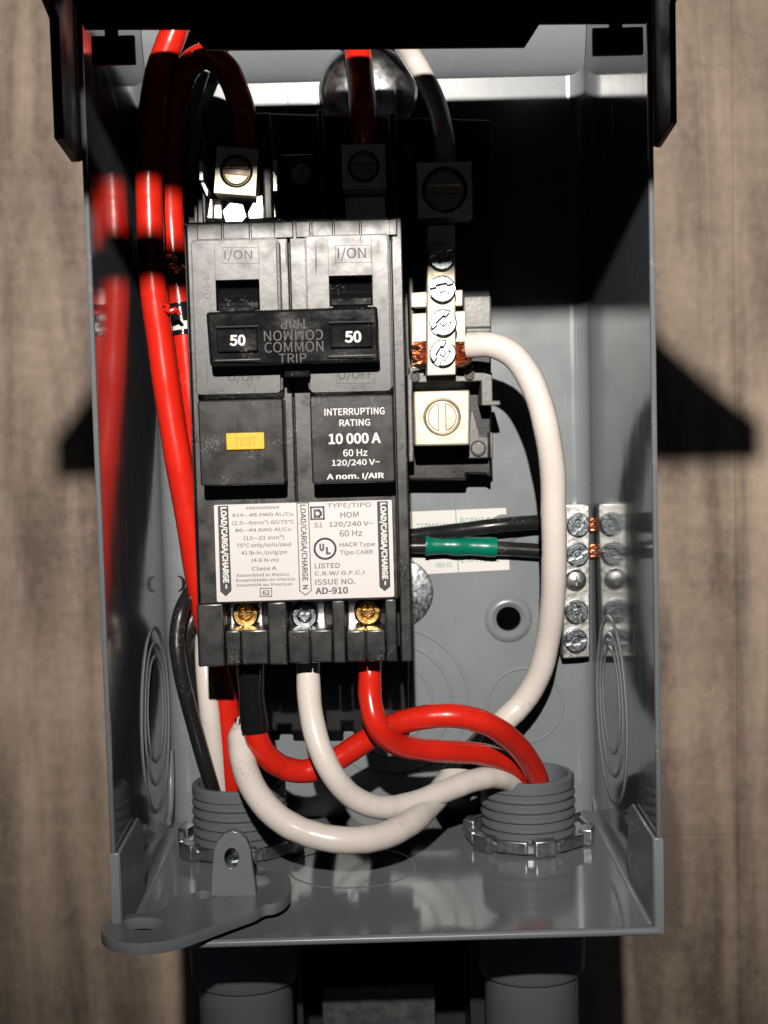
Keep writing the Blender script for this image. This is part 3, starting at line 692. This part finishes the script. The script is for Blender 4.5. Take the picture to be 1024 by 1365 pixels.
w.put('COMMON', (360, 142, 638, 190), NH1+.01, rot=180, conv=b8, thick=.22); w.put('TRIP', (440, 90, 565, 135), NH1+.01, rot=180, conv=b8, thick=.22)
w.done('raised_lettering', 'embossdark', ht)
# white print on the rating block
w = Letters(BF); n = NB+.03
for t, bb, bo in (('INTERRUPTING', (648, 140, 905, 170), .006), ('RATING', (712, 188, 843, 217), .006), ('10 000 A', (666, 247, 889, 293), .012),
                  ('60 Hz', (728, 316, 832, 346), .006), ('120/240 V~', (680, 358, 885, 390), .006), ('A nom. I/AIR', (658, 417, 903, 447), .012)):
    w.put(t, bb, n, bo, conv=b4)
w.done('white_lettering', 'white', blo[1])
# the rating label
NL = .25
lab = Mb(BF).plate([BF.px(*b7(x, y), NL) for x, y in ((58, 92), (62, 88), (950, 62), (957, 66), (970, 545), (964, 552), (80, 578), (73, 573))], -.3, NL).done('rating_label', 'label', bk)
n = NL+.03
k = Letters(BF)
for t, bb in (('4884006004', (217, 94, 388, 109)), ('#14\u2014#8 AWG AL/Cu', (150, 126, 460, 149)), ('(2.5\u20146mm\u00b2) 60/75\u00b0C', (150, 163, 463, 190)),
              ('#6\u2014#4 AWG Al/Cu', (165, 203, 448, 226)), ('(13\u201421 mm\u00b2)', (208, 240, 413, 268)), ('75\u00b0C only/solo/seul', (172, 278, 450, 305)),
              ('41 lb-in./pulg/po', (196, 317, 428, 343)), ('(4.6 N-m)', (248, 355, 385, 380)), ('Class A', (250, 398, 376, 418)),
              ('Assembled in Mexico', (170, 432, 440, 449)), ('Ensamblado en Mexico', (170, 457, 468, 473)), ('Assembl\u00e9 au Mexique', (170, 481, 455, 501)),
              ('TYPE/TIPO', (630, 75, 853, 105)), ('HOM', (697, 121, 790, 152)), ('S1', (563, 176, 608, 202)), ('120/240 V~', (640, 169, 865, 201)),
              ('60 Hz', (693, 214, 808, 247)), ('HACR Type', (693, 276, 872, 304)), ('Tipo CARR', (695, 314, 863, 344)), ('LISTED', (567, 381, 695, 408)),
              ('C.B.W/ G.F.C.I', (567, 420, 818, 446)), ('ISSUE NO.', (570, 461, 773, 490))):
    k.put(t, bb, n, 0.008, conv=b7)
k.done('lettering', 'inkgrey', lab)
k = Letters(BF)
k.put('AD-910', (570, 503, 736, 538), n, .012, conv=b7); k.put('62', (303, 518, 340, 545), n, .01, conv=b7)
k.outline([b7(292, 509), b7(350, 509), b7(350, 551), b7(292, 551)], n, .2)
k.put('LOAD/CARGA/CHARGE  N', (494, 86, 531, 514), n, .01, rot=-90, conv=b7)
k.outline([b7(477, 79), b7(535, 77), b7(550, 520), b7(521, 543), b7(492, 522)], n, .22)
k.outline([b7(548, 100), b7(612, 98), b7(614, 158), b7(550, 160)], n, .45)
k.outline([b7(567, 116), b7(588, 115), b7(597, 124), b7(598, 136), b7(590, 146), b7(568, 147)], n, .55)
k.outline([b7(620+53*math.cos(2*math.pi*i/36), 309+51*math.sin(2*math.pi*i/36)) for i in range(36)], n, .5)
k.put('U', (591, 283, 616, 322), n, .03, conv=b7); k.put('L', (624, 300, 648, 338), n, .03, conv=b7)
k.done('dark_lettering', 'ink', lab)
for pts, bb in (((77, 93, 130, 91, 147, 522, 118, 550, 90, 525), (92, 98, 131, 512)), ((882, 70, 937, 68, 950, 500, 922, 524, 895, 502), (898, 76, 936, 494))):
    Letters(BF).quad([b7(pts[i], pts[i+1]) for i in range(0, 10, 2)], n).done('arrow', 'inkdark', lab)
    Letters(BF).put('LOAD/CARGA/CHARGE ~', bb, n+.03, .02, rot=-90, conv=b7).done('white_lettering', 'white', lab)

# ================================================================== WIRES
def P(lst): return [at(*p) for p in lst]
def wire(name, pts, r, m, label, cat='wire', group=None, extra=None, rf=None, seg=20):
    Q = [tuple(p) if isinstance(p, Vector) else at(*p) for p in pts]
    base = Vector(Q[0])
    if extra:
        k = thing(name, label, cat, base, group)
        Mb().tube(Q, r, seg=seg, rf=rf).done('insulation', m, k)
        return k
    o = Mb().tube(Q, r, seg=seg, rf=rf).done(name, m, base=base)
    return tag(o, label, cat, group)
def tube_part(parent, name, pts, r, m, **kw):
    return Mb().tube([at(*p) for p in pts], r, **kw).done(name, m, parent)
# feed reds
fb = wire('feed_wire', [(318, 1150, 26), (311, 1065, 29), (306, 1010, 32), (301, 940, 33), (289, 880, 33), (270, 800, 34), (253, 700, 36), (237, 610, 37), (224, 530, 37), (213, 450, 37), (204, 380, 37.5), (200, 300, 37.5), (198.5, 240, 37.5), (202, 160, 38), (211, 100, 39), (227, 55, 40), (250, 5, 40), (300, -50, 38), (385, -62, 34), (445, -25, 31), (471, 35, 30), (480, 95, 34), (484, 150, 40), (485, 215, 36)], 3.65, 'red', 'long red feed wire up the left wall and over to the middle lug', extra=True)
fa = wire('feed_wire', [(326, 1150, 22), (322, 1065, 23), (316, 1000, 24), (306, 900, 24), (290, 800, 26), (276, 700, 27), (263, 620, 26), (252, 520, 27), (243, 430, 27), (233, 350, 26), (228, 280, 26), (228, 200, 28), (236, 130, 32), (252, 88, 37), (276, 75, 42), (300, 90, 44), (318, 130, 44), (327, 170, 40), (326, 215, 34)], 3.45, 'red', 'red feed wire bending over beside the breaker into the bright left lug', extra=True)
tube_part(fa, 'tape', [(245, 447, 27.2), (242.8, 428, 27), (239.5, 405, 26.7)], 3.75, M['tape'])
tube_part(fa, 'tape', [(244.2, 441, 27.8), (242.9, 430, 27.6)], 3.4, M['white'])  # white glint on the black tape, put in as colour
# torn bits of insulation and tape on the front feed wire
for seed, (x, y) in enumerate(((222, 340), (229, 352), (226, 410), (220, 405))):
    rnd = random.Random(seed)
    pts = [(x+rnd.uniform(-5, 5)+i*3.4, y+rnd.uniform(-5, 5)+i*2, 41+rnd.uniform(-.6, 1.2)) for i in range(5)]
    tube_part(fb, 'torn_strip', pts, .55, M['copper'] if seed < 2 else M['red'], seg=8)
wn = wire('feed_wire', [(302, 1150, 24), (295, 1065, 30), (286, 1000, 34), (279, 940, 35), (274, 880, 33), (276, 800, 22), (276, 700, 14), (276, 600, 11), (276, 440, 9), (274, 300, 8.5), (262, 200, 9), (254, 140, 13), (266, 95, 18), (288, 40, 20), (345, -25, 22), (440, -25, 24), (515, 30, 24), (552, 80, 18), (578, 130, 22), (592, 185, 30), (596, 235, 32)], 2.95, 'whitewire', 'white feed wire arching at the top into the large dark right lug')
# grounds
GB1 = at(760, 737, 5); GB2 = at(760, 698, 5)
g1 = wire('ground_wire', [(300, 1150, 30), (288, 1068, 33), (271, 1010, 37), (253, 945, 39), (240, 890, 40), (236, 850, 39), (243, 812, 37), (260, 783, 31), (290, 757, 20), (360, 738, 9), (450, 731, 6), (550, 728, 5.5), (640, 730, 5), (715, 734, 4.5), (748, 737, 5), (758, 738, 5)], 2.15, 'blackwire', 'black ground wire with a green tape band, ending in the ground bar', extra=True)
tube_part(g1, 'green_tape', [(567, 726.5, 5.4), (600, 727, 5.3), (630, 728, 5.1), (662, 729.5, 5.0)], 2.85, M['green'], rf=lambda t: 1.12 if t < .06 else (1.06-.1*math.sin(t*7)**2))
g2 = wire('ground_wire', [(310, 1150, 22), (292, 1068, 26), (276, 1005, 27), (263, 950, 28), (253, 890, 30), (250, 850, 32), (258, 820, 31), (274, 797, 26), (310, 765, 15), (390, 740, 7), (480, 724, 4), (550, 714, 4), (610, 707, 7.5), (665, 700, 9), (720, 696, 7), (748, 697, 5.5), (758, 698, 5)], 2.15, 'blackwire', 'plain black ground wire running above the green banded one', extra=True)
for g_, y in ((g1, 734), (g2, 699)):
    for i in range(5):
        tube_part(g_, 'copper_strand', [(784, y-7+i*3.6, 5.0+.8*(i % 2)), (789, y-7+i*3.7, 5.6), (796, y-7+i*3.6+random.uniform(-1, 1), 5.2)], .5, M['copper'], seg=8)
# load wires
lr = wire('load_wire', [(334, 858, 60), (335, 900, 61), (338, 950, 61), (343, 985, 61), (358, 1010, 60), (380, 1024, 58), (408, 1028, 56), (442, 1016, 55), (480, 992, 55), (520, 969, 57), (560, 957, 60), (605, 954, 61), (645, 963, 59), (680, 985, 52), (707, 1018, 42), (721, 1055, 33), (726, 1100, 27), (727, 1150, 26)], 3.15, 'red', 'red load wire with a black taped start, arching over the others into the right conduit', extra=True)
tube_part(lr, 'tape', [(334, 858, 60), (335, 900, 61), (337, 940, 61), (341, 975, 61)], 3.45, M['tape'], rf=lambda t: 1.03+.05*math.sin(t*9)+(.04 if t > .9 else 0))
wire('load_wire', [(493, 858, 60), (493, 900, 62), (494, 935, 65), (503, 967, 66), (525, 990, 62), (560, 999, 57), (605, 1002, 52), (645, 1006, 46), (678, 1018, 40), (698, 1042, 33), (706, 1080, 28), (708, 1150, 26)], 3.05, 'red', 'red load wire dropping straight from the right breaker terminal')
wire('load_wire', [(411, 858, 60), (411, 900, 62), (414, 945, 66), (424, 990, 69), (442, 1030, 70), (470, 1062, 68), (505, 1076, 65), (545, 1072, 60), (590, 1056, 54), (630, 1041, 48), (662, 1036, 42), (684, 1045, 36), (697, 1075, 30), (700, 1150, 27)], 3.1, 'whitewire', 'white load wire dropping from the middle breaker terminal into the right conduit')
pt = wire('pigtail_wire', [(321, 958, 52), (321, 974, 55), (322, 996, 59), (328, 1028, 64), (345, 1062, 70), (375, 1093, 74), (415, 1112, 76), (460, 1120, 76), (505, 1116, 73), (545, 1098, 66), (575, 1070, 55), (602, 1036, 44), (632, 1000, 34), (665, 967, 27), (695, 938, 25), (718, 900, 27), (731, 850, 31), (737, 800, 36), (739, 740, 41), (738, 680, 44), (737, 630, 46), (730, 580, 48), (719, 535, 48), (703, 498, 47), (682, 472, 46), (655, 460, 45), (624, 460, 43)], 3.45, 'whitewire', 'cream white pigtail looping from the taped red wire up to the neutral bar', extra=True, rf=lambda t: min(1.0, .3+t*13))
for i in range(9):
    rnd = random.Random(40+i); j = lambda k: rnd.uniform(-k, k); y = 455+i*3.4
    tube_part(pt, 'copper_strand', [(634, 459+(i-4)*1.6, 40.5+j(1)), (624, y+1+j(1.5), 40+j(1.2)), (612, y+4+j(2), 38.5+j(.6)), (596, y+4, 35)], .62, M['copper'], seg=8)
    tube_part(pt, 'copper_strand', [(574, 456+i*3.4, 36), (562, 457+i*3.4+j(1.2), 37.5+j(.8)), (552+j(3), 456+i*3.5+j(2.5), 37+j(.8))], .55, M['copper'], seg=8)
for i in range(4):
    rnd = random.Random(20+i)
    tube_part(pt, 'frayed_end', [(316+rnd.uniform(-3, 3), 958, 55.5), (317+rnd.uniform(-5, 3), 972, 57.5), (319+rnd.uniform(-6, 4), 985, 59.5)], .4, M['copper'] if i % 2 else M['white'], seg=6)
